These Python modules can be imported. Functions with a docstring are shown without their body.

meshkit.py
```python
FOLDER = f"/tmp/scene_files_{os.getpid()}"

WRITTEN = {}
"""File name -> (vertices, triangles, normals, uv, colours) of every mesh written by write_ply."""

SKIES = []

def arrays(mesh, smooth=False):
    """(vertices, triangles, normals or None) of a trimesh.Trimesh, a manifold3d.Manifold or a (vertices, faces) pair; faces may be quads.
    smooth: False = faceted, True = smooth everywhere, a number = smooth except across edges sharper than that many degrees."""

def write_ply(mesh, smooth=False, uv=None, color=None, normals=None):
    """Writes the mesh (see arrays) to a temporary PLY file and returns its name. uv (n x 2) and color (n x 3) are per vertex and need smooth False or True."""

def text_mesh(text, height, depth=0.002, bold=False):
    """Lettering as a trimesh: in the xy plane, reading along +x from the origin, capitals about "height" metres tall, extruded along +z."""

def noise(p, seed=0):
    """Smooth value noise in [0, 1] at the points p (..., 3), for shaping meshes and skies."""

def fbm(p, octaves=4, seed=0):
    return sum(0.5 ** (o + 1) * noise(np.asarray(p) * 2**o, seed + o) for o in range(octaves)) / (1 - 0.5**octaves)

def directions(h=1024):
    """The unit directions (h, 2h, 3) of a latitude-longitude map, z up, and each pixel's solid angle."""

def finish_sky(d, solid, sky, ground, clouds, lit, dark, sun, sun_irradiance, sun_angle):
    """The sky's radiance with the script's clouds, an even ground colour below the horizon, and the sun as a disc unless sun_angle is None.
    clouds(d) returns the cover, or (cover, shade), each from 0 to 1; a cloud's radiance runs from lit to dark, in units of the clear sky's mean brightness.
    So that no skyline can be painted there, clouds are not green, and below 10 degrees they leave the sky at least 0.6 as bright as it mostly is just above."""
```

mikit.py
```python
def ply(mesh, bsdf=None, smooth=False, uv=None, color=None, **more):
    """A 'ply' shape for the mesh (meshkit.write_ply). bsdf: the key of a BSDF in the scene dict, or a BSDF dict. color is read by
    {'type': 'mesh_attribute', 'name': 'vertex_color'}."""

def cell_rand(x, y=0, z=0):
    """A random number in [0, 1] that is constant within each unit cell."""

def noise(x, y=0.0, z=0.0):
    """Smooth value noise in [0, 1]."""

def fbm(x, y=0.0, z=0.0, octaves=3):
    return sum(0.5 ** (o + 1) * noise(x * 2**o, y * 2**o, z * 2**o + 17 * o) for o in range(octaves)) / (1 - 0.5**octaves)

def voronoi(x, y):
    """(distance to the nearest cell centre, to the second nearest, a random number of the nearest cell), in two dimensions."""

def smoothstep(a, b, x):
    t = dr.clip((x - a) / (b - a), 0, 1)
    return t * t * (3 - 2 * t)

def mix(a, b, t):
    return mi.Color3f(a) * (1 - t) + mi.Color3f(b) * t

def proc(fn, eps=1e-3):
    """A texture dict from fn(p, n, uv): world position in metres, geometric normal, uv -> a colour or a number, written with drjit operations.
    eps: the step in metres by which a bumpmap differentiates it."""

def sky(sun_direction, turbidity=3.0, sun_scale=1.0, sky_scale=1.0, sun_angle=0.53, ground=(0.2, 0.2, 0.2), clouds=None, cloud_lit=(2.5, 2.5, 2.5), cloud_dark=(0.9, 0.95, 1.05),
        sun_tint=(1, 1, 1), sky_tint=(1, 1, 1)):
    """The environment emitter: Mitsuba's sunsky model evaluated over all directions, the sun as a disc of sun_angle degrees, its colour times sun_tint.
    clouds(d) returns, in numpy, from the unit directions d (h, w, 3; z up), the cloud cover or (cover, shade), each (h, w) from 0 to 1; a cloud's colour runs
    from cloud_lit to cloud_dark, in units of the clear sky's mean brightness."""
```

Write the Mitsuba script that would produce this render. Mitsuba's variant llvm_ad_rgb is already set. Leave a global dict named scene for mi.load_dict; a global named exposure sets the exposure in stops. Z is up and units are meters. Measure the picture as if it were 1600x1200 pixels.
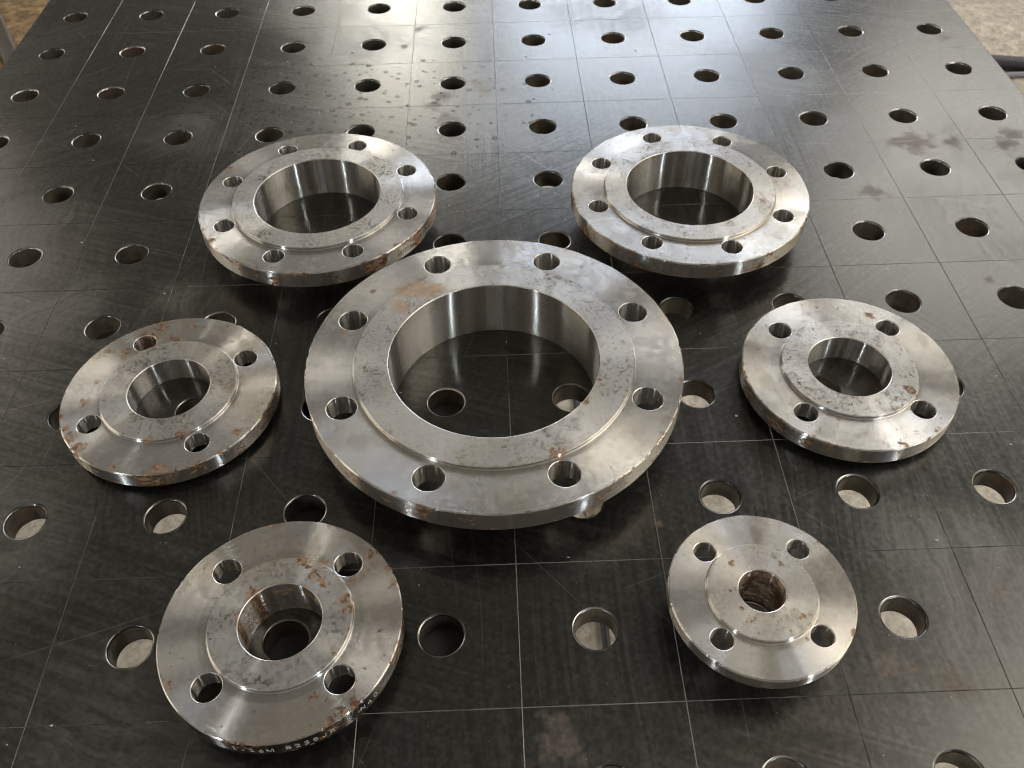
import math, random
import numpy as np, trimesh, drjit as dr, mitsuba as mi
import mikit, meshkit
from mikit import proc, noise, fbm, voronoi, cell_rand, smoothstep, mix

T = mi.ScalarTransform4f
scene, labels = {}, {}
random.seed(4)

# ------------------------------------------------------------------ camera, light, exposure
EYE = np.array([0.2429108, -0.27000016, 0.53154494])
FWD = np.array([0.01396895, 0.67538338, -0.73733449])
DOWN = np.array([-0.03404391, -0.73665767, -0.67540839])
scene['camera'] = {'type': 'thinlens', 'fov': 59.841, 'fov_axis': 'x', 'aperture_radius': 0.0008, 'focus_distance': 0.62,
                   'near_clip': 0.02, 'far_clip': 200.0,
                   'to_world': T().look_at(origin=EYE.tolist(), target=(EYE + FWD).tolist(), up=(-DOWN).tolist())}
exposure = 0.25
scene['workshop_air_light'] = {'type': 'constant', 'radiance': {'type': 'rgb', 'value': [0.155, 0.143, 0.126]}}
CENTRE = np.array([0.3, 0.35, 0.0])


def lamp(name, az, el, w, h, rgb, dist=7.0, tilt=True):
    """A lit window of the hall, or an added overhead fill panel: az clockwise from +y, el above the table, sizes in degrees seen from the table."""
    a, e = math.radians(az), math.radians(el)
    d = np.array([math.sin(a) * math.cos(e), math.cos(a) * math.cos(e), math.sin(e)])
    c = CENTRE + d * dist
    right = np.array([math.cos(a), -math.sin(a), 0.0])
    up = np.cross(right, -d)
    up = up if up[2] > 0 else -up
    if not tilt:
        up = np.array([0, 0, 1.0])
    hw, hh = dist * math.tan(math.radians(w / 2)), dist * math.tan(math.radians(h / 2))
    v = np.array([c - right * hw - up * hh, c + right * hw - up * hh, c + right * hw + up * hh, c - right * hw + up * hh])
    n = np.cross(v[1] - v[0], v[2] - v[0])
    f = [[0, 1, 2, 3]] if np.dot(n, CENTRE - c) > 0 else [[3, 2, 1, 0]]
    key, k = name, 1
    while key in scene:
        key = f'{name}_{k:03d}'; k += 1
    scene[key] = {**mikit.ply((v, np.array(f)), 'lamp_black'), 'emitter': {'type': 'area', 'radiance': {'type': 'rgb', 'value': list(rgb)}}}
    labels[key] = {'kind': 'structure'}


scene['lamp_black'] = {'type': 'diffuse', 'reflectance': {'type': 'rgb', 'value': [0.02, 0.02, 0.02]}}
lamp('window', -7, 22, 6, 11, (15.0, 14.6, 13.4))
lamp('window', 10, 22, 17, 11, (8.6, 9.7, 11.6))
lamp('window', 36, 30, 17, 15, (5.0, 4.9, 4.7))
lamp('window', -46, 25, 13, 14, (4.6, 4.3, 3.8))
lamp('window', 92, 20, 44, 26, (2.6, 2.35, 1.95), tilt=False)
lamp('overhead_fill', 88, 52, 34, 22, (4.4, 4.2, 3.9), 7)  # added overhead panel, brightens the floor beside the table
lamp('window', -90, 8, 36, 26, (3.0, 2.7, 2.2), tilt=False)
lamp('window', 138.5, 18, 0.9, 18, (115, 128, 140), 9)
lamp('window', 224.0, 18, 0.9, 18, (115, 126, 135), 9)
lamp('overhead_fill', 170, 62, 30, 16, (0.55, 0.50, 0.42), 6)  # unseen warm fill panel added above and behind the camera

# ------------------------------------------------------------------ stains and rust seen in the photograph (x, y, radius in metres on the table)
RUST = {
 'F1':[(0.1752,0.279,0.0122),(0.1661,0.2586,0.008),(0.1915,0.2767,0.0101),(0.1417,0.2807,0.0024),(0.1237,0.235,0.0029),(0.1067,0.2586,0.0024),(0.1462,0.0892,0.0033),(0.1886,0.0672,0.0029),(0.1658,0.0692,0.0015),(0.2808,0.1053,0.006),(0.3166,0.172,0.0022),(0.3029,0.1519,0.0045),(0.355,0.1218,0.0024),(0.2444,0.1124,0.0026),(0.317,0.0931,0.0013),(0.1701,0.079,0.0017),(0.3761,0.1717,0.0015)],
 'F2':[(-0.0112,0.3699,0.0043),(-0.0204,0.3842,0.0029),(-0.0143,0.4822,0.0031),(0.0214,0.3373,0.0021),(0.0366,0.329,0.0021),(0.0532,0.3187,0.0048),(0.0773,0.3113,0.0041),(0.1565,0.3535,0.0028),(0.1713,0.3721,0.0022),(0.1367,0.3347,0.0021),(0.015,0.3918,0.0015),(0.1756,0.3719,0.0036),(0.1046,0.3801,0.0029)],
 'F3':[(0.3175,0.3866,0.0036),(0.323,0.3675,0.0043),(0.3387,0.353,0.0017),(0.3448,0.3437,0.0014),(0.3311,0.3625,0.0021),(0.36,0.3309,0.0035),(0.3792,0.3191,0.0027),(0.4347,0.311,0.0024),(0.4108,0.3112,0.0016),(0.3939,0.2995,0.0027),(0.4564,0.3005,0.0027),(0.4686,0.3062,0.0016),(0.4885,0.3947,0.0032),(0.4147,0.2944,0.0016)],
 'F4':[(-0.0375,0.2788,0.0064),(-0.0396,0.2662,0.0051),(-0.0226,0.2627,0.0044),(-0.0489,0.2685,0.0044),(-0.0591,0.2495,0.0044),(-0.0753,0.2502,0.0031),(-0.0597,0.2426,0.0025),(-0.0117,0.2767,0.0032),(0.0176,0.2753,0.0015),(0.0248,0.256,0.0018),(-0.0776,0.1943,0.0041),(-0.0745,0.2165,0.0027),(-0.0782,0.1611,0.0051),(-0.0695,0.1506,0.0051),(-0.0839,0.1687,0.0029),(-0.0922,0.1811,0.0023),(-0.0571,0.1346,0.0028),(-0.0393,0.1296,0.0031),(0.0453,0.16,0.0034),(0.0539,0.1625,0.0017),(-0.006,0.1275,0.0055),(0.0089,0.1609,0.0032),(-0.0178,0.154,0.0032),(0.004,0.1574,0.0028),(0.0362,0.1416,0.0022),(0.0217,0.1311,0.0033),(0.001,0.121,0.0066),(0.0437,0.2623,0.0023)],
 'F5':[(0.4413,0.1718,0.0016),(0.4548,0.1485,0.0028),(0.4728,0.1346,0.0022),(0.5348,0.1219,0.0044),(0.5563,0.1295,0.0017),(0.5633,0.1363,0.0016),(0.5575,0.1758,0.0044),(0.5521,0.2612,0.0038),(0.5988,0.2147,0.0012),(0.5825,0.1517,0.0009),(0.4318,0.1848,0.0029),(0.5042,0.1163,0.0016),(0.5352,0.1944,0.0024),(0.5284,0.1159,0.0022)],
 'F6':[(0.1152,0.0371,0.0044),(0.1226,0.0294,0.0049),(0.1277,0.0219,0.0032),(0.1104,0.041,0.0027),(0.1247,0.0392,0.0027),(0.1415,0.0106,0.004),(0.1443,0.0036,0.0034),(0.1549,0.0442,0.0031),(0.1592,0.0459,0.0028),(0.1576,0.0365,0.0022),(0.1507,0.0282,0.0024),(0.1445,0.0248,0.0027),(0.1714,0.0225,0.0032),(0.1738,0.0176,0.0021),(0.1665,0.0337,0.0022),(0.0899,0.0698,0.0045),(0.0485,0.0399,0.002),(0.0838,0.0166,0.0048),(0.0778,-0.0039,0.0023),(0.0424,-0.039,0.0018),(0.1376,-0.024,0.003),(0.1525,-0.0565,0.0037),(0.1462,-0.0612,0.0041),(0.139,-0.0658,0.0029),(0.1304,-0.0497,0.002),(0.1268,-0.0515,0.0022),(0.1619,0.0376,0.0013),(0.1593,0.0358,0.0012),(0.1567,0.0341,0.0012),(0.1541,0.0323,0.0012),(0.1521,0.0306,0.0012),(0.1506,0.0288,0.0012),(0.1518,0.0269,0.0013),(0.1489,0.0256,0.0013),(0.1467,0.0241,0.0014)],
 'F7':[(0.45,-0.0267,0.0028),(0.3862,0.0217,0.0022),(0.3881,-0.0179,0.0023),(0.4215,-0.0166,0.0021),(0.4214,-0.0299,0.0015),(0.4457,0.0363,0.0019),(0.4163,0.0204,0.0019),(0.3807,0.0026,0.0013),(0.3857,-0.0096,0.0018)],
}
STAINS =  [(0.5422,0.2035,0.0123),(0.6956,0.5459,0.023),(0.675,0.5483,0.0135),(0.7336,0.5426,0.0108),(0.7915,0.5382,0.0121),(0.8042,0.5587,0.0123),(0.8195,0.7484,0.007),(0.8264,0.8281,0.0081),(0.8118,0.777,0.0094),(0.2355,0.6828,0.0134),(0.2282,0.7008,0.0091),(0.1874,0.6711,0.0148),(0.1954,0.6224,0.0143),(0.203,0.5829,0.0153),(0.1555,0.8391,0.0099),(0.1388,0.794,0.0064),(0.6243,0.4607,0.0127),(0.2732,-0.0737,0.0158),(0.2703,-0.0603,0.01),(0.4804,-0.0324,0.0103),(0.4939,-0.0342,0.0056),(0.5158,-0.0454,0.0141),(0.5693,0.0177,0.011),(0.3525,0.08,0.0045),(0.6854,0.3241,0.0046),(0.1805,0.6504,0.0117)]


# ------------------------------------------------------------------ materials
def blob_field(p, blobs):
    m = mi.Float(0)
    for x, y, r in blobs:
        m = dr.maximum(m, 1 - dr.sqrt(dr.square(p.x - x) + dr.square(p.y - y)) / (1.6 * r))
    return m


def table_fields(p):
    haze = fbm(p.x * 6 + 3, p.y * 5, 1.3, 4)
    fine = fbm(p.x * 420, p.y * 420, 4.1, 3)
    bend = 0.03 * noise(p.x * 6, p.y * 6, 60.0)
    s1 = fbm((p.x * 0.82 + p.y * 0.57) * 12, (p.y * 0.82 - p.x * 0.57 + bend) * 520, 8.0, 3)
    s2 = fbm((p.x - bend) * 560, (p.y + bend) * 12, 12.0, 3)
    s3 = fbm((p.x * 0.94 - p.y * 0.34 + bend) * 11, (p.y * 0.94 + p.x * 0.34) * 480, 15.0, 3)
    k = noise(p.x * 7 + 7, p.y * 7, 70.0)
    stroke = s1 + (s2 - s1) * smoothstep(0.35, 0.5, k) + (s3 - s2) * smoothstep(0.55, 0.7, k)
    smear = smoothstep(0.30, 0.80, 0.40 * haze + 0.36 * stroke + 0.24 * fine)
    return haze, fine, stroke, smear


def scratch(p, ang, spacing, width, seed):
    """Hair scratches: wavering parallel lines, each shown only in a few short stretches."""
    ca, sa = math.cos(ang), math.sin(ang)
    a, b = p.x * ca + p.y * sa, p.y * ca - p.x * sa
    b = b + 0.012 * noise(a * 9, seed, 2.0)
    row = dr.floor(b / spacing)
    off = (cell_rand(row, seed, 5) - 0.5) * 0.6
    d = dr.abs(b / spacing - row - 0.5 - off) * spacing
    along = noise(a * 11 + 40 * cell_rand(row, seed, 9), row * 7.3 + seed, 3.0)
    return smoothstep(width, width * 0.3, d) * smoothstep(0.74, 0.95, along)


def table_marks(p):
    s = scratch(p, 0.35, 0.034, 0.0006, 3.0) + scratch(p, 1.25, 0.047, 0.0005, 11.0) + scratch(p, 2.3, 0.041, 0.0006, 23.0) + scratch(p, 1.62, 0.023, 0.0004, 31.0)
    return dr.minimum(s, 1.0)


def water_spots(p):
    d1, d2, rnd = voronoi(p.x * 70, p.y * 70)
    area = smoothstep(0.24, 0.1, dr.sqrt(dr.square((p.x - 0.10) * 1.0) + dr.square((p.y - 0.66) * 1.6)))
    r = 0.06 + 0.16 * dr.square(cell_rand(rnd * 1000, 3, 3))
    ring = smoothstep(r + 0.05, r, d1) * (1 - 0.6 * smoothstep(r * 0.7, r * 0.3, d1))
    return ring * smoothstep(0.0, 0.02, area * 0.78 - rnd)


def table_stain(p):
    return smoothstep(0.22, 0.80, blob_field(p, STAINS) * 0.85 + (fbm(p.x * 130, p.y * 130, 2.0, 4) - 0.5) * 0.9)


SMUDGES = [(-0.22, 0.42, 0.11), (-0.15, 0.33, 0.07), (-0.30, 0.55, 0.08), (-0.10, 0.62, 0.08), (0.70, 0.40, 0.12), (0.78, 0.52, 0.10), (0.62, 0.56, 0.07), (0.58, 0.70, 0.09), (0.08, 0.80, 0.09), (0.25, 0.62, 0.08),
           (0.40, 0.88, 0.12), (0.02, 0.90, 0.10), (0.68, 0.10, 0.08), (0.55, 0.03, 0.08), (-0.12, 0.08, 0.09), (0.0, -0.06, 0.08), (0.62, 0.28, 0.07), (-0.02, 0.33, 0.05)]


def table_dust(p):
    """Wiped dust: patches combed by a cloth in arcs, with fine grit."""
    f = mi.Float(0)
    w = 0.05 * (fbm(p.x * 16, p.y * 16, 90.0, 3) - 0.5) + 0.006 * (fbm(p.x * 120, p.y * 120, 92.0, 2) - 0.5)
    for i, (x, y, r) in enumerate(SMUDGES):
        dx, dy = p.x - x + w, p.y - y - w
        d = dr.sqrt(dx * dx + dy * dy)
        R = dr.sqrt(dr.square(dx + 0.16 * math.cos(i * 2.4)) + dr.square(dy + 0.16 * math.sin(i * 2.4)))
        comb = noise(R * 620, i * 7.0, 3.0) * 0.5 + noise(R * 260, i * 3.0 + 6.0 * d, 5.0) * 0.5
        f = dr.maximum(f, smoothstep(r, r * 0.25, d) * (0.25 + 0.95 * comb))
    return f * (0.45 + 0.9 * fbm(p.x * 30, p.y * 30, 91.0, 3))


def table_color(p, n, uv):
    haze, fine, wipe, smear = table_fields(p)
    base = mix((0.076, 0.074, 0.066), (0.124, 0.121, 0.112), dr.clip(smear, 0, 1))
    base = base * (0.88 + 0.24 * fine)
    base = mix(base, (0.215, 0.21, 0.197), 0.42 * dr.clip(table_dust(p), 0, 1))
    warm = smoothstep(0.52, 0.7, fbm(p.x * 7 + 9, p.y * 7, 21.0, 3))
    base = mix(base, (0.105, 0.093, 0.074), 0.25 * warm)
    base = mix(base, (0.27, 0.265, 0.25), 0.35 * table_marks(p))
    d1, d2, rnd = voronoi(p.x * 45, p.y * 45)
    base = mix(base, (0.5, 0.49, 0.46), smoothstep(0.016, 0.009, d1) * smoothstep(0.72, 0.74, rnd))
    base = mix(base, (0.022, 0.021, 0.019), 0.9 * water_spots(p))
    return mix(base, mix((0.085, 0.058, 0.040), (0.17, 0.115, 0.075), fine), 0.40 * table_stain(p))


def table_rough(p, n, uv):
    haze, fine, wipe, smear = table_fields(p)
    return dr.clip(0.25 + 0.09 * smear + 0.13 * table_dust(p) + 0.04 * (fine - 0.5) + 0.1 * table_marks(p) + 0.15 * table_stain(p) + 0.1 * water_spots(p), 0.12, 0.8)


def table_metal(p, n, uv):
    haze, fine, wipe, smear = table_fields(p)
    return dr.clip(0.96 - 0.04 * smear - 0.30 * table_stain(p), 0.2, 1)


def table_bump(p, n, uv):
    return 0.00003 * fbm(p.x * 35, p.y * 35, 0.0, 3) + 0.000012 * noise(p.x * 300, p.y * 300, 1.0)


scene['table_steel'] = {'type': 'twosided', 'bsdf': {'type': 'bumpmap', 'scale': 1.0, 'arbitrary': proc(table_bump, eps=4e-4), 'bsdf': {
    'type': 'principled', 'base_color': proc(table_color), 'roughness': proc(table_rough), 'metallic': proc(table_metal), 'specular': 0.5}}}


def bright_color(p, n, uv):
    return mix((0.46, 0.44, 0.40), (0.74, 0.71, 0.66), fbm(p.x * 90, p.y * 90, p.z * 90, 3))


scene['bare_edge_steel'] = {'type': 'twosided', 'bsdf': {'type': 'principled', 'base_color': proc(bright_color), 'roughness': 0.28, 'metallic': 1.0}}


def rim_color(p, n, uv):
    return mix((0.09, 0.086, 0.078), (0.36, 0.345, 0.32), smoothstep(0.38, 0.72, fbm(p.x * 50, p.y * 50, 3.0, 3)))


scene['worn_rim_steel'] = {'type': 'twosided', 'bsdf': {'type': 'principled', 'base_color': proc(rim_color), 'roughness': 0.26, 'metallic': 1.0}}


def wall_color(p, n, uv):
    c = mix((0.045, 0.040, 0.032), (0.12, 0.105, 0.08), fbm(p.x * 70, p.y * 70, p.z * 160, 3))
    return mix(c, (0.10, 0.055, 0.03), 0.7 * smoothstep(0.58, 0.7, fbm(p.x * 30, p.y * 30, p.z * 40 + 5, 3)))


scene['hole_wall_steel'] = {'type': 'twosided', 'bsdf': {'type': 'principled', 'base_color': proc(wall_color), 'roughness': 0.38, 'metallic': 0.6}}


def groove_color(p, n, uv):
    k = noise(p.x * 6, p.y * 6, 50.0)
    return mix((0.05, 0.047, 0.042), (0.27, 0.26, 0.24), smoothstep(0.35, 0.8, k * 0.7 + 0.3 * noise(p.x * 70, p.y * 70, 51.0)))


scene['scribed_steel'] = {'type': 'twosided', 'bsdf': {'type': 'principled', 'base_color': proc(groove_color), 'roughness': 0.4, 'metallic': 0.8}}
scene['dark_frame_steel'] = {'type': 'twosided', 'bsdf': {'type': 'principled', 'base_color': {'type': 'rgb', 'value': [0.03, 0.029, 0.027]}, 'roughness': 0.6, 'metallic': 0.3}}


def concrete_color(p, n, uv):
    a = fbm(p.x * 3.1, p.y * 3.1, 2.0, 4)
    b = fbm(p.x * 45, p.y * 45, 7.0, 3)
    c = mix((0.32, 0.29, 0.25), (0.55, 0.50, 0.44), a * 0.65 + b * 0.35)
    dirt = smoothstep(0.5, 0.7, fbm(p.x * 1.3 + 4, p.y * 1.3, 5.0, 3))
    dirt = dr.maximum(0.6 * dirt * smoothstep(1.5, 2.6, p.x + p.y * 0.1), smoothstep(1.0, 0.4, dr.sqrt(dr.square(p.x + 1.3) + dr.square(p.y - 3.0)) + 0.5 * (a - 0.5)))
    c = c * mi.Color3f(1.0, 0.97, 0.90) * (0.80 + 0.26 * smoothstep(0.25, 0.65, fbm(p.x * 150, p.y * 150, 9.0, 3)))
    return mix(c, mix((0.10, 0.06, 0.03), (0.36, 0.24, 0.12), b), 0.9 * dirt) * (0.75 + 0.5 * b)


scene['concrete'] = {'type': 'diffuse', 'reflectance': proc(concrete_color)}


def rusty_color(p, n, uv):
    a = fbm(p.x * 25, p.y * 25, p.z * 25, 4)
    return mix((0.11, 0.065, 0.035), (0.34, 0.25, 0.15), smoothstep(0.3, 0.7, a))


scene['rusty_bar_steel'] = {'type': 'twosided', 'bsdf': {'type': 'principled', 'base_color': proc(rusty_color), 'roughness': 0.55, 'metallic': 0.45}}
scene['grey_bar_steel'] = {'type': 'twosided', 'bsdf': {'type': 'principled', 'base_color': {'type': 'rgb', 'value': [0.20, 0.185, 0.16]}, 'roughness': 0.45, 'metallic': 0.5}}
scene['glint_and_grit'] = {'type': 'twosided', 'bsdf': {'type': 'diffuse', 'reflectance': {'type': 'rgb', 'value': [0.38, 0.365, 0.34]}}}  # pale grit colour; on the stamped letters it paints their glints
scene['tan_scale'] = {'type': 'twosided', 'bsdf': {'type': 'principled', 'base_color': {'type': 'rgb', 'value': [0.21, 0.165, 0.115]}, 'roughness': 0.6, 'metallic': 0.1}}
scene['black_rubber'] = {'type': 'twosided', 'bsdf': {'type': 'principled', 'base_color': {'type': 'rgb', 'value': [0.02, 0.02, 0.021]}, 'roughness': 0.38, 'specular': 0.5}}
scene['grey_rubber'] = {'type': 'twosided', 'bsdf': {'type': 'principled', 'base_color': {'type': 'rgb', 'value': [0.16, 0.16, 0.165]}, 'roughness': 0.4, 'specular': 0.5}}


def flange_material(key, cx, cy, rf, R, blobs, seed, dirt, tone, edge_rust, rim_tone=1.0, tint=(), rb=0.0, bore_rust=0.0):
    """Turned steel: grooves run round the axis (u of the mesh runs across them), with grease, handling marks and the rust patches of this flange."""
    def rust(p):
        r = dr.sqrt(dr.square(p.x - cx) + dr.square(p.y - cy))
        nz = fbm(p.x * 380 + seed, p.y * 380, p.z * 380, 4)
        field = dr.minimum(blob_field(p, blobs) * 1.7, 1.0) * (1 - 0.45 * smoothstep(R - 0.0004, R - 0.0001, r))
        if bore_rust:
            field = dr.maximum(field, bore_rust * smoothstep(rb + 0.0012, rb + 0.0008, r))
        t = 0.725 - 0.31 * field
        patch = 0.85 * smoothstep(t - 0.01, t + 0.10, nz)
        rim = smoothstep(R - 0.0035, R, r) * edge_rust
        chips = smoothstep(0.66, 0.74, nz * 0.6 + 0.4 * noise(p.x * 75 + seed, p.y * 75, p.z * 75) + 0.10 * dr.maximum(rim, 0)) * rim
        specks = smoothstep(0.73, 0.80, fbm(p.x * 260 + 9, p.y * 260 + seed, p.z * 260, 3))
        return dr.minimum(dr.maximum(dr.maximum(patch, chips), 0.5 * specks * (0.4 + dirt)), 1.0), nz, r

    def grime(p):
        a = fbm(p.x * 48 + seed, p.y * 48, p.z * 48, 4)
        b = fbm(p.x * 210, p.y * 210 + seed, p.z * 210, 3)
        return smoothstep(0.42, 0.72, a * 0.62 + b * 0.38)

    def turned(r):
        return noise(r * 1900, seed, 0.0) * 0.4 + noise(r * 700, seed, 4.0) * 0.3 + noise(r * 260, seed, 8.0) * 0.3

    def color(p, n, uv):
        m, nz, r = rust(p)
        g = grime(p)
        face = smoothstep(rf + 0.0002, rf - 0.0002, r) * smoothstep(0.5, 0.9, dr.abs(n.z))
        c = mix((0.555, 0.537, 0.505), (0.315, 0.296, 0.26), dr.clip(dirt * g + 0.25 * face, 0, 1))
        c = c * (1 - face * 0.42 * smoothstep(0.42, 0.72, fbm(p.x * 520, p.y * 520, seed, 3)) * (0.4 + 1.2 * g))
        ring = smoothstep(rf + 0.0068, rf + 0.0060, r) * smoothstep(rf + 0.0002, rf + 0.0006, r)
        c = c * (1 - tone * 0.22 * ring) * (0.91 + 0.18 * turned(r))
        c = mix(c, (0.33, 0.235, 0.15), 0.5 * smoothstep(0.1, 0.9, blob_field(p, blobs) + 0.5 * (nz - 0.5)))
        yellow = smoothstep(0.5, 0.7, fbm(p.x * 18 + 3, p.y * 18 + seed, 6.0, 3))
        c = mix(c, (0.52, 0.44, 0.31), 0.30 * yellow)
        if tint:
            c = mix(c, (0.42, 0.24, 0.09), 0.55 * smoothstep(0.15, 0.85, dr.minimum(blob_field(p, tint) * 1.3, 0.8) + 0.9 * (fbm(p.x * 40 + p.y * 60, p.y * 160 - p.x * 110, 2.0, 3) - 0.5)))
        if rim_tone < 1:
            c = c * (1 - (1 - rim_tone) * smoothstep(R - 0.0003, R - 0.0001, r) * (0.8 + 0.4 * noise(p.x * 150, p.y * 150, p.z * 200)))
        pits = smoothstep(0.66, 0.76, fbm(p.x * 330, p.y * 330, seed, 2)) * g
        c = mix(c, (0.16, 0.14, 0.12), 0.5 * pits)
        return c

    def across(p, n, uv):
        return dr.clip(0.30 + 0.10 * grime(p) * dirt, 0.1, 0.6)

    def along(p, n, uv):
        flat = 0.08 + 0.92 * dr.abs(n.z)
        return dr.clip(0.008 + (0.05 * grime(p) * dirt + 0.012 * turned(dr.sqrt(dr.square(p.x - cx) + dr.square(p.y - cy)))) * flat, 0.008, 0.4)

    def greasy(p, n, uv):
        r = dr.sqrt(dr.square(p.x - cx) + dr.square(p.y - cy))
        face = smoothstep(rf + 0.0002, rf - 0.0002, r) * smoothstep(0.5, 0.9, dr.abs(n.z))
        return dr.clip((0.20 + 0.46 * dirt * grime(p)) * (0.35 + 0.65 * dr.abs(n.z)) + 0.42 * face, 0, 1)

    def rust_weight(p, n, uv):
        return rust(p)[0]

    def rust_color(p, n, uv):
        k = fbm(p.x * 420, p.y * 420 + seed, p.z * 420, 2)
        return mix((0.075, 0.030, 0.014), (0.25, 0.145, 0.075), smoothstep(0.32, 0.66, k))

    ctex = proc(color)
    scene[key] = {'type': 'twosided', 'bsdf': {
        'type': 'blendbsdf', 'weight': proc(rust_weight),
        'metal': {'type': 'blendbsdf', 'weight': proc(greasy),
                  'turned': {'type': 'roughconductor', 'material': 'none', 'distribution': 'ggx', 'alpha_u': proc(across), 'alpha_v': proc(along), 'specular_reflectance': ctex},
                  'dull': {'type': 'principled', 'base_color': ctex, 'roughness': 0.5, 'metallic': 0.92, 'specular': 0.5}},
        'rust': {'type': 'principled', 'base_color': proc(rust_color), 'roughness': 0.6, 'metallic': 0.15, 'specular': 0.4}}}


# ------------------------------------------------------------------ mesh building
class MB:
    """Collects surface patches (points, quads or triangles, uv); patches are not welded to each other, so edges between them stay sharp."""

    def __init__(self):
        self.v, self.f, self.uv, self.n = [], [], [], 0

    def grid(self, P, UV, flip=False):
        P, UV = np.asarray(P, float), np.asarray(UV, float)
        a, b = P.shape[:2]
        i = np.arange(a * b).reshape(a, b)
        q = np.stack([i[:-1, :-1], i[1:, :-1], i[1:, 1:], i[:-1, 1:]], -1).reshape(-1, 4)
        if flip:
            q = q[:, ::-1]
        self.f.append(np.vstack([q[:, [0, 1, 2]], q[:, [0, 2, 3]]]) + self.n)
        self.v.append(P.reshape(-1, 3)); self.uv.append(UV.reshape(-1, 2)); self.n += a * b

    def revolve(self, c, prof, n=300, a0=math.pi / 2, arc=2 * math.pi, flip=False):
        """prof: (radius, z) points; one smooth surface."""
        prof = np.asarray(prof, float)
        s = np.r_[0, np.cumsum(np.linalg.norm(np.diff(prof, axis=0), axis=1))]
        t = a0 + np.linspace(0, arc, n + 1)
        P = np.stack([c[0] + prof[:, None, 0] * np.cos(t), c[1] + prof[:, None, 0] * np.sin(t), prof[:, None, 1] + 0 * t], -1)
        UV = np.stack([s[:, None] + 0 * t, 0 * s[:, None] + t], -1)
        self.grid(P, UV, flip)

    def raw(self, v, f, uv=None):
        v, f = np.asarray(v, float), np.asarray(f)
        self.f.append(f + self.n); self.v.append(v); self.uv.append(np.zeros((len(v), 2)) if uv is None else uv); self.n += len(v)

    def box(self, lo, hi):
        m = trimesh.creation.box(bounds=[lo, hi])
        tri = m.vertices[m.faces].reshape(-1, 3)
        self.raw(tri, np.arange(len(tri)).reshape(-1, 3))

    def ply(self, bsdf, smooth=True, uv=True):
        m = (np.vstack(self.v), np.vstack(self.f))
        return mikit.ply(m, bsdf, smooth, uv=np.vstack(self.uv) if uv else None)


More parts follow.
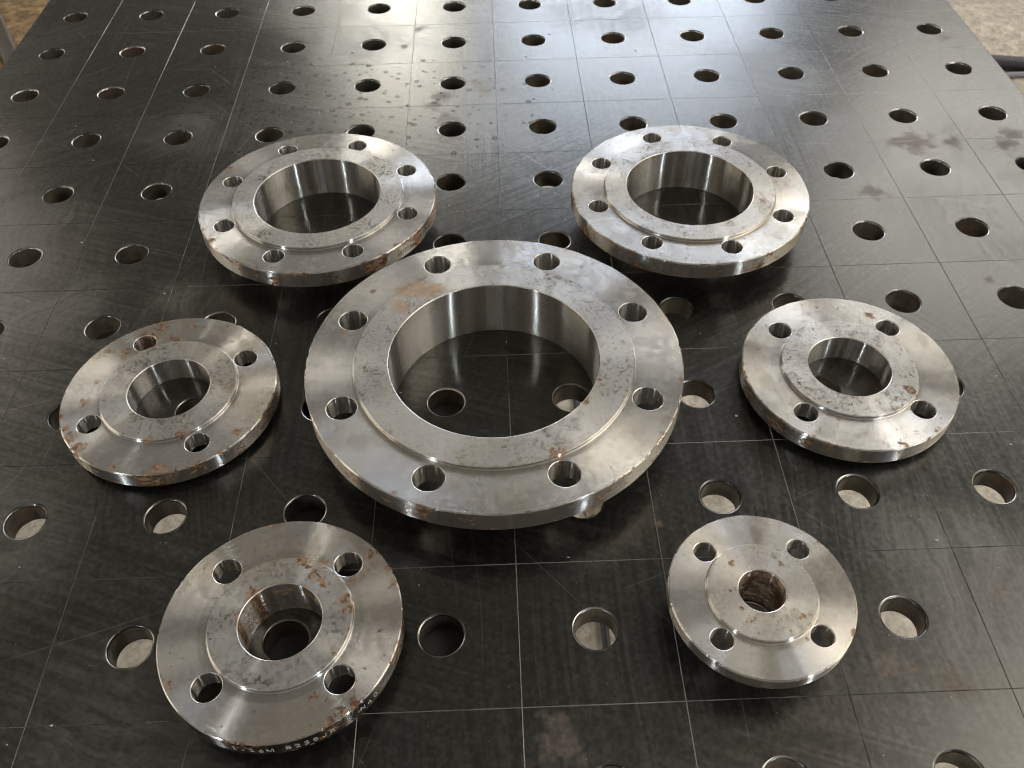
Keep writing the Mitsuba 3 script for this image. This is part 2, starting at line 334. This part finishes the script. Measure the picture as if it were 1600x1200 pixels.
def part_key(parent, name):
    key, k = f'{parent}__{name}', 1
    while key in scene:
        key = f'{parent}__{name}_{k:03d}'; k += 1
    return key


def put(parent, name, mb, bsdf, smooth=True, uv=True, **lab):
    key = part_key(parent, name)
    scene[key] = mb.ply(bsdf, smooth, uv)
    if lab:
        labels[key] = lab
    return key


# ------------------------------------------------------------------ floor
random.seed(1)
b = MB()
b.raw([[-30, -30, -0.85], [30, -30, -0.85], [30, 30, -0.85], [-30, 30, -0.85]], [[0, 1, 2], [0, 2, 3]])
scene['floor'] = b.ply('concrete', False)
labels['floor'] = {'kind': 'structure', 'label': 'dusty light concrete workshop floor beside and under the table'}

# ------------------------------------------------------------------ the perforated welding table
X0, X1, Y0, Y1, TH = -0.35, 0.85, -0.25, 1.75, 0.018
HR, RIM = 0.0140, 0.0017            # hole radius, rounded rim width
G = 0.00033                         # half the width of a scribed line
NH = 48
labels['welding_table'] = {'label': 'black steel welding table with a square grid of round holes and scribed lines', 'category': 'table'}


def in_frame(p, pad=40):
    d = np.asarray(p, float) - EYE
    r = np.array([0.99932271, -0.03453649, -0.01270235])
    z = d @ FWD
    u, v = 800 + 1390.09 * (d @ r) / z, 600 + 1390.09 * (d @ DOWN) / z
    return z > 0 and -pad < u < 1600 + pad and -pad < v < 1200 + pad


top, under, hidden_rims, hidden_walls = MB(), MB(), MB(), MB()
k = np.arange(NH + 1)
ang = -3 * math.pi / 4 + k * 2 * math.pi / NH


def square_loop(h):
    t = np.linspace(-h, h, NH // 4 + 1)[:-1]
    side = [np.c_[t, 0 * t - h], np.c_[0 * t + h, t], np.c_[-t, 0 * t + h], np.c_[0 * t - h, -t]]
    p = np.vstack(side)
    return np.vstack([p, p[:1]])


LOOP = square_loop(0.05 - G)
CIRC = np.c_[np.cos(ang), np.sin(ang)]
cols, rows = range(-3, 9), range(-2, 18)
for j in rows:
    for i in cols:
        c = np.array([0.1 * i, 0.1 * j])
        lay = [c + CIRC * (HR + RIM) * (1 - w) + LOOP * w for w in (0, 0.12, 0.4, 1)]
        P = np.stack([np.c_[q, 0 * q[:, 0]] for q in lay])
        top.grid(P, P[..., :2])
        lay = [c + CIRC * HR, c + LOOP * (0.05 / (0.05 - G))]
        P = np.stack([np.c_[q, 0 * q[:, 0] - TH] for q in lay])
        under.grid(P, P[..., :2], True)
        a = np.linspace(0, math.pi / 2, 5)
        rim_prof = np.c_[HR + RIM - RIM * np.sin(a), -RIM + RIM * np.cos(a)]
        wall_prof = [(HR, -RIM), (HR, -TH)]
        if in_frame((*c, 0)):
            hb = MB(); hb.revolve(c, wall_prof, 40)
            hk = put('welding_table', 'hole', hb, 'hole_wall_steel')
            rb = MB(); rb.revolve(c, rim_prof, 48)
            put(hk, 'rim', rb, 'worn_rim_steel')
        else:
            hidden_walls.revolve(c, wall_prof, 24); hidden_rims.revolve(c, rim_prof, 24)
put('welding_table', 'tabletop', top, 'table_steel', uv=True)
put('welding_table', 'underside', under, 'dark_frame_steel')
put('welding_table', 'perforation', hidden_walls, 'hole_wall_steel', kind='stuff')
put('welding_table', 'perforation_rim', hidden_rims, 'bare_edge_steel', kind='stuff')


def groove(x, y, vertical, lo, hi):
    g = MB()
    t = np.linspace(lo, hi, 60)
    for s in (-1, 1):
        if vertical:
            P = np.stack([np.c_[x + 0 * t + s * G, t, 0 * t], np.c_[x + 0 * t, t, 0 * t - 0.00022]])
        else:
            P = np.stack([np.c_[t, y + 0 * t + s * G, 0 * t], np.c_[t, y + 0 * t, 0 * t - 0.00022]])
        g.grid(P, P[..., :2], flip=(s < 0) != vertical)
    return g


for i in range(-3, 8):
    put('welding_table', 'scribed_line', groove(0.1 * i + 0.05, 0, True, Y0, Y1), 'scribed_steel', smooth=False)
for j in range(-2, 17):
    put('welding_table', 'scribed_line', groove(0, 0.1 * j + 0.05, False, X0, X1), 'scribed_steel', smooth=False)

edge = MB()                          # bevelled bright edge and skirts
SK = 0.13
for (ax, ay), (bx, by), (nx, ny) in (((X0, Y1), (X0, Y0), (-1, 0)), ((X0, Y0), (X1, Y0), (0, -1)), ((X1, Y0), (X1, Y1), (1, 0)), ((X1, Y1), (X0, Y1), (0, 1))):
    A, B, N = np.array([ax, ay, 0.0]), np.array([bx, by, 0.0]), np.array([nx, ny, 0.0])
    e = MB()
    P = np.array([[A, B], [A + N * 0.0022 - [0, 0, 0.0022], B + N * 0.0022 - [0, 0, 0.0022]]])
    e.grid(P, P[..., :2], True)
    put('welding_table', 'edge_bevel', e, 'bare_edge_steel', smooth=False)
    s = MB()
    P = np.array([[A + N * 0.0022 - [0, 0, 0.0022], B + N * 0.0022 - [0, 0, 0.0022]], [A + N * 0.0022 - [0, 0, SK], B + N * 0.0022 - [0, 0, SK]]])
    s.grid(P, P[..., :2], True)
    put('welding_table', 'side_skirt', s, 'table_steel', smooth=False)
ticks = MB()                         # engraved millimetre scale along the left edge
for q in range(0, 200):
    y = Y0 + 0.01 * q + 0.005
    ln = 0.013 if q % 5 == 0 else 0.008
    P = np.array([[[X0 + 0.002, y, 0.0001], [X0 + 0.002 + ln, y, 0.0001]], [[X0 + 0.002, y + 0.0012, 0.0001], [X0 + 0.002 + ln, y + 0.0012, 0.0001]]])
    ticks.grid(P, P[..., :2], True)
put('welding_table', 'engraved_scale', ticks, 'scribed_steel', smooth=False, kind='stuff')
for x0, x1, y0, y1, z in ((0.055, 0.215, -0.24, 1.74, -0.16), (X0 + 0.01, X1 - 0.01, 0.42, 0.435, -0.13), (X0 + 0.01, X1 - 0.01, 0.95, 0.965, -0.13), (X0 + 0.01, X1 - 0.01, 1.4, 1.415, -0.13)):
    r = MB(); r.box([x0, y0, z], [x1, y1, -TH - 0.001]); put('welding_table', 'stiffener', r, 'dark_frame_steel', smooth=False)
for x in (X0 + 0.06, X1 - 0.14):
    for y in (Y0 + 0.04, Y1 - 0.12):
        r = MB(); r.box([x, y, -0.849], [x + 0.08, y + 0.08, -0.05]); put('welding_table', 'leg', r, 'dark_frame_steel', smooth=False)

# ------------------------------------------------------------------ flanges
def plate_face(mb, c, r_in, r_out, pcd, nb, ph, hr, z, up):
    """A flat annulus with bolt holes: an O-grid round each hole, polar grids between, all carrying (radius, angle) as uv."""
    w = min(0.44 * 2 * math.pi / nb, 1.9 * hr / (pcd / 2) + 0.08)
    M = 24
    for q in range(nb):
        a0 = ph + q * 2 * math.pi / nb
        hc = np.array([math.cos(a0), math.sin(a0)]) * pcd / 2
        t = np.linspace(-1, 1, M + 1)[:-1]
        # boundary in (radius, angle): inner arc, side, outer arc, side; starts at the inner corner of negative angle
        R = np.r_[0 * t + r_in, (r_in + r_out) / 2 + t * (r_out - r_in) / 2, 0 * t + r_out, (r_in + r_out) / 2 - t * (r_out - r_in) / 2]
        A = np.r_[t * w, 0 * t + w, -t * w, 0 * t - w] + a0
        R, A = np.r_[R, R[:1]], np.r_[A, A[:1]]
        outer = np.c_[R * np.cos(A), R * np.sin(A)]
        # hole points in the matching order: start towards (-radial, -tangential)
        rad, tan = np.array([math.cos(a0), math.sin(a0)]), np.array([-math.sin(a0), math.cos(a0)])
        h = -3 * math.pi / 4 + np.arange(4 * M + 1) * 2 * math.pi / (4 * M)
        # local axes: x = tangential, y = radial  -> inner arc is the bottom side
        hole = hc + hr * (np.cos(h)[:, None] * tan + np.sin(h)[:, None] * rad)
        lay = [hole * (1 - s) + outer * s for s in (0, 0.15, 0.4, 0.7, 1)]
        P = np.stack([np.c_[c + l, 0 * l[:, 0] + z] for l in lay])
        UV = np.stack([np.c_[np.linalg.norm(l, axis=1), a0 + np.angle((l[:, 0] + 1j * l[:, 1]) * np.exp(-1j * a0))] for l in lay])
        mb.grid(P, UV, flip=up)
        gap = 2 * math.pi / nb - 2 * w
        t = np.linspace(a0 + w, a0 + w + gap, max(6, int(gap / 0.02)))
        rr = np.linspace(r_in, r_out, 5)
        P = np.stack([c[0] + rr[:, None] * np.cos(t), c[1] + rr[:, None] * np.sin(t), 0 * rr[:, None] + z + 0 * t], -1)
        mb.grid(P, np.stack([rr[:, None] + 0 * t, 0 * rr[:, None] + t], -1), flip=not up)


def arc_prof(cx, cz, r, a0, a1, n=6):
    a = np.radians(np.linspace(a0, a1, n))
    return list(zip(cx + r * np.cos(a), cz + r * np.sin(a)))


def make_flange(key, tag, c, D, pcd, nb, hd, ph, rfD, bore, zt, zb, zr, seed, dirt, tone, edge_rust, label, group=None, thread=False, rim_tone=1.0, tint=(), bore_rust=0.0):
    R, rf, rb, hr = D / 2, rfD / 2, bore / 2, hd / 2
    c, ph = np.asarray(c, float), math.radians(ph)
    mat = 'turned_steel_' + tag.lower()
    flange_material(mat, c[0], c[1], rf, R, [q for q in RUST[tag] if q not in tint], seed, dirt, tone, edge_rust, rim_tone, tint, rb, bore_rust)
    ch, fil = 0.0009, 0.0010
    pl = MB()
    hc = 0.0006
    plate_face(pl, c, rf + fil, R - ch, pcd, nb, ph, hr + hc, zt, True)
    t = math.pi / 2 + np.linspace(0, 2 * math.pi, 721)
    q = np.c_[np.cos(t) * R, np.sin(t) * R, 0 * t + seed]
    wear = 0.35 + 1.1 * meshkit.noise(q * 70, 3) + 1.6 * np.clip(meshkit.noise(q * 330, 5) - 0.74, 0, 1) * 6 * (meshkit.noise(q * 40, 9) > 0.5)
    wear[-1] = wear[0]
    zc, ins = zt - ch * wear, R - 0.35 * ch * np.clip(wear - 1.4, 0, 1)
    cs, sn = np.cos(t), np.sin(t)
    ring = lambda rr, z: np.stack([c[0] + rr * cs, c[1] + rr * sn, z + 0 * t], -1)
    L = [ring(R - ch + 0 * t, zt + 0 * t), ring(ins, zc)]
    pl.grid(np.stack(L), np.stack([np.c_[0 * t, t], np.c_[0 * t + ch, t]]), True)
    L = [ring(ins, zc), ring(R + 0 * t, zc - 0.0012), ring(R + 0 * t, (zt + zb) / 2 + 0 * t), ring(R + 0 * t, zb + ch + 0 * t)]
    pl.grid(np.stack(L), np.stack([np.c_[0 * t + zt - k, t] for k in (zt, zt - 0.001, (zt + zb) / 2, zb)]), True)
    pl.revolve(c, [(R, zb + ch), (R - ch, zb)], 240, flip=True)
    neck = min(rf - 0.001, rb + 0.016)
    plate_face(pl, c, neck, R - ch, pcd, nb, ph, hr, zb, False)
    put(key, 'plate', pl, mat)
    rs = MB()
    chf = 0.0007
    rs.revolve(c, [(rb + chf, zr), ((rb + rf) / 2, zr), (rf - chf, zr)], 300, flip=True)
    rs.revolve(c, [(rf - chf, zr), (rf, zr - chf)], 300, flip=True)
    rs.revolve(c, [(rf, zr - chf), (rf, zt + fil)] + arc_prof(rf + fil, zt + fil, fil, 180, 270)[1:], 300, flip=True)
    put(key, 'raised_face', rs, mat)
    bo = MB()
    be = MB(); be.revolve(c, arc_prof(rb + chf, zr - chf, chf, 90, 180, 4), 300)
    if thread:
        pr, z, s = [], zr - chf, 0
        while z > zr - 0.014:
            pr.append((rb + (0.0002 if s % 2 else 0.0), z)); z -= 0.00075; s += 1
        for a, bq in zip(pr, pr[1:]):
            bo.revolve(c, [a, bq], 120)
        bo.revolve(c, [pr[-1], (rb + 0.0004, 0.0003)], 160)
    else:
        bo.revolve(c, [(rb, zr - chf), (rb, zr * 0.6), (rb, zr * 0.3), (rb, 0.0003)], 300)
    bk = put(key, 'bore', bo, mat)
    put(bk, 'rounded_edge', be, 'bare_edge_steel')  # brighter steel colour paints in part of the bore edge highlight
    hu = MB()
    hu.revolve(c, [(neck, zb), (max(rb + 0.006, neck - 0.008), 0.0003)], 160, flip=True)
    hu.revolve(c, [(max(rb + 0.006, neck - 0.008), 0.0003), (rb, 0.0003)], 160, flip=True)
    put(key, 'hub', hu, mat)
    for q in range(nb):
        a0 = ph + q * 2 * math.pi / nb
        h = c + np.array([math.cos(a0), math.sin(a0)]) * pcd / 2
        bh = MB()
        bh.revolve(h, [(hr, zt - hc), (hr, zb)], 60, a0=a0)
        hk = put(key, 'bolt_hole', bh, mat)
        be = MB()
        be.revolve(h, arc_prof(hr + hc, zt - hc, hc, 90, 180, 4), 60, a0=a0)
        put(hk, 'rounded_edge', be, 'bare_edge_steel')  # chamfer highlight strengthened by a brighter steel colour
    labels[key] = {'label': label, 'category': 'flange'}
    if group:
        labels[key]['group'] = group
    return key, mat


FL = 'machined steel pipe flanges on the table'
make_flange('steel_flange', 'F1', (0.2395, 0.2004), 0.285, 0.240, 8, 0.022, 22.2, 0.2116, 0.1594, 0.0483, 0.0300, 0.0510, 1.7, 0.75, 0.5, 0.8,
            'largest steel flange with eight bolt holes and a wide bore, in the middle', FL, tint=tuple(RUST['F1'][:3]))
make_flange('steel_flange_001', 'F2', (0.0788, 0.4296), 0.220, 0.180, 8, 0.018, 25.9, 0.158, 0.117, 0.0366, 0.0206, 0.0398, 5.1, 0.6, 0.8, 1.0,
            'medium steel flange with eight bolt holes, behind and left of the largest flange', FL)
make_flange('steel_flange_002', 'F3', (0.4264, 0.4208), 0.220, 0.180, 8, 0.018, 14.5, 0.158, 0.117, 0.0395, 0.0236, 0.0421, 9.4, 0.75, 0.8, 1.0,
            'medium steel flange with eight bolt holes, behind and right of the largest flange', FL)
make_flange('steel_flange_003', 'F4', (-0.0146, 0.2049), 0.165, 0.125, 4, 0.018, 31.0, 0.1045, 0.0624, 0.0196, 0.0052, 0.0223, 13.3, 0.75, 0.4, 1.1,
            'four-hole steel flange with many orange rust patches, left of the largest flange', FL)
make_flange('steel_flange_004', 'F5', (0.5177, 0.2024), 0.165, 0.125, 4, 0.018, 44.2, 0.1045, 0.0632, 0.0209, 0.0058, 0.0236, 17.9, 0.65, 0.7, 0.9,
            'fairly clean four-hole steel flange to the right of the largest flange', FL)
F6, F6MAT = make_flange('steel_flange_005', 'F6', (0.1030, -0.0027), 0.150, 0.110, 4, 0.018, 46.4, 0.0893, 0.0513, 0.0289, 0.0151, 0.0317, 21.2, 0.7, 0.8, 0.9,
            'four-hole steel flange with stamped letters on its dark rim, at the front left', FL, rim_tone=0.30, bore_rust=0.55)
make_flange('steel_flange_006', 'F7', (0.4009, 0.0020), 0.115, 0.085, 4, 0.014, 44.5, 0.068, 0.0287, 0.0357, 0.0250, 0.0380, 27.6, 0.6, 0.3, 0.6,
            'smallest steel flange with a narrow threaded bore, at the front right', FL, thread=True, bore_rust=1.0)


def stamp(parent, text, c, R, z, height, a_mid, spread, name, mat):
    """Letters struck round a rim: each glyph wrapped on the cylinder, standing 0.1 mm proud; a_mid is the angle of the text's middle, spread its angle per letter."""
    for i, chv in enumerate(text):
        if chv == ' ':
            continue
        m = meshkit.text_mesh(chv, height, 0.0003)
        v = np.array(m.vertices)
        w = v[:, 0].max() - v[:, 0].min()
        v[:, 0] -= v[:, 0].min() + w / 2
        a = a_mid + (i - (len(text) - 1) / 2) * spread
        t = a + v[:, 0] / R
        rr = R - 0.0001 + (v[:, 2] - v[:, 2].min())
        P = np.c_[c[0] + rr * np.cos(t), c[1] + rr * np.sin(t), z - height / 2 + v[:, 1] + 0.0006 * (random.random() - 0.5)]
        g = MB(); g.raw(P[m.faces].reshape(-1, 3), np.arange(3 * len(m.faces)).reshape(-1, 3))
        put(parent, name, g, mat, smooth=False)


random.seed(8)
stamp(F6, 'L1-16M S235JR 2 N40', (0.1030, -0.0027), 0.075, 0.0213, 0.0040, math.radians(-72.0), math.radians(3.95), 'stamped_letter', 'glint_and_grit')  # edge glints of the letters painted as an even pale colour
stamp('steel_flange_001', 'PN16 100', (0.0788, 0.4296), 0.110, 0.0275, 0.0055, math.radians(-32.0), math.radians(2.9), 'stamped_letter', 'turned_steel_f2')

# a small burr of metal left under the rim of the largest flange
b = MB()
c, R = np.array([0.2395, 0.2004]), 0.1425
a0 = math.radians(-63.0)
rad, tan = np.array([math.cos(a0), math.sin(a0), 0]), np.array([-math.sin(a0), math.cos(a0), 0])
o = np.array([*c, 0.0255]) + rad * (R - 0.0045)
m = trimesh.creation.box(extents=[0.009, 0.0125, 0.0085])
m = m.subdivide().subdivide()
v = m.vertices + 0.0016 * (meshkit.noise(m.vertices * 260, 5)[:, None] - 0.5)
v = o + v[:, :1] * rad + v[:, 1:2] * tan * (1 - 0.35 * (v[:, 2:] < -0.003)) + v[:, 2:] * np.array([0, 0, 1.0])
b.raw(v[m.faces].reshape(-1, 3), np.arange(3 * len(m.faces)).reshape(-1, 3))
put('steel_flange', 'burr', b, 'tan_scale', smooth=False, label='pale lump of metal sticking out below the rim')

# ------------------------------------------------------------------ things beside the table
def bar(key, a, bpt, w, h, mat, label, cat):
    a, bpt = np.array(a, float), np.array(bpt, float)
    d = (bpt - a) / np.linalg.norm(bpt - a)
    s = np.cross(d, [0, 0, 1.0]); s /= np.linalg.norm(s)
    u = np.cross(s, d)
    # an angle section: two flat legs, and their thickness
    t = 0.007
    sec = [(-w / 2, 0), (w / 2, 0), (w / 2, t), (-w / 2 + t, t), (-w / 2 + t, h), (-w / 2, h)]
    n = len(sec)
    v = np.array([p + s * x + u * y for p in (a, bpt) for x, y in sec])
    f = [[i, (i + 1) % n, n + (i + 1) % n, n + i] for i in range(n)]
    g = MB(); tri = np.vstack([np.array(f)[:, [0, 1, 2]], np.array(f)[:, [0, 2, 3]]])
    g.raw(v[tri].reshape(-1, 3), np.arange(3 * len(tri)).reshape(-1, 3))
    scene[key] = g.ply(mat, False)
    labels[key] = {'label': label, 'category': cat}


bar('steel_angle_bar', (-1.82, 3.28, -0.845), (-1.12, 1.99, -0.845), 0.06, 0.09, 'grey_bar_steel', 'grey steel angle bar on the floor, leftmost in the top left corner', 'steel bar')
bar('steel_angle_bar_001', (-1.73, 3.30, -0.845), (-1.03, 2.01, -0.845), 0.05, 0.05, 'grey_bar_steel', 'second grey steel angle bar, between the leftmost one and the rusty bar', 'steel bar')
bar('steel_angle_bar_002', (-1.52, 3.42, -0.845), (-0.85, 2.18, -0.845), 0.05, 0.03, 'rusty_bar_steel', 'rusty narrow steel bar nearest the table, top left', 'steel bar')


def tube(key, pts, r, mat, label, cat):
    p = np.array(pts, float)
    t = np.linspace(0, 1, 60)
    s = np.linspace(0, 1, len(p))
    from scipy.interpolate import CubicSpline
    q = CubicSpline(s, p)(t)
    d = np.gradient(q, axis=0); d /= np.linalg.norm(d, axis=1, keepdims=True)
    s1 = np.cross(d, [0, 0, 1.0]); s1 /= np.linalg.norm(s1, axis=1, keepdims=True)
    s2 = np.cross(s1, d)
    a = np.linspace(0, 2 * math.pi, 17)
    P = q[:, None] + r * (np.cos(a)[None, :, None] * s1[:, None] + np.sin(a)[None, :, None] * s2[:, None])
    g = MB(); g.grid(P, np.stack(np.meshgrid(np.arange(60), a, indexing='ij'), -1))
    scene[key] = g.ply(mat, True)
    labels[key] = {'label': label, 'category': cat}


tube('welding_cable', [(1.2, 2.31, -0.828), (1.6, 2.275, -0.828), (1.86, 2.225, -0.828), (2.2, 2.16, -0.828), (2.8, 2.12, -0.828)], 0.021, 'black_rubber', 'thick black cable on the floor beyond the right table edge', 'cable')
tube('welding_cable_001', [(1.2, 2.17, -0.841), (1.6, 2.175, -0.841), (1.84, 2.185, -0.841), (2.0, 2.165, -0.841), (2.8, 2.02, -0.841)], 0.009, 'grey_rubber', 'thin grey cable in front of the thick black cable on the floor', 'cable')
tube('thin_cable', [(0.36, -0.6, -0.842), (0.385, 0.0, -0.842), (0.405, 0.43, -0.842), (0.40, 0.9, -0.842), (0.42, 1.6, -0.842)], 0.007, 'black_rubber', 'thin dark cable on the floor, glimpsed through a table hole near the front', 'cable')

random.seed(12)
b = MB()
for _ in range(90):                  # chips and grit lying on the plate
    x, y, r = random.uniform(-0.3, 0.8), random.uniform(-0.15, 1.0), random.choice([0.0004, 0.0005, 0.0006, 0.0009])
    m = trimesh.creation.icosphere(subdivisions=1, radius=r)
    v = m.vertices * [random.uniform(0.8, 1.8), random.uniform(0.7, 1.2), random.uniform(0.4, 0.8)] + [x, y, r * 0.4]
    if min(abs((x + 0.05) % 0.1 - 0.05), 1) < 0.018 and abs((y + 0.05) % 0.1 - 0.05) < 0.018:
        continue
    b.raw(v, m.faces)
scene['metal_grit'] = b.ply('glint_and_grit', True)
labels['metal_grit'] = {'kind': 'stuff', 'label': 'tiny pale metal grit scattered over the black table', 'category': 'grit'}
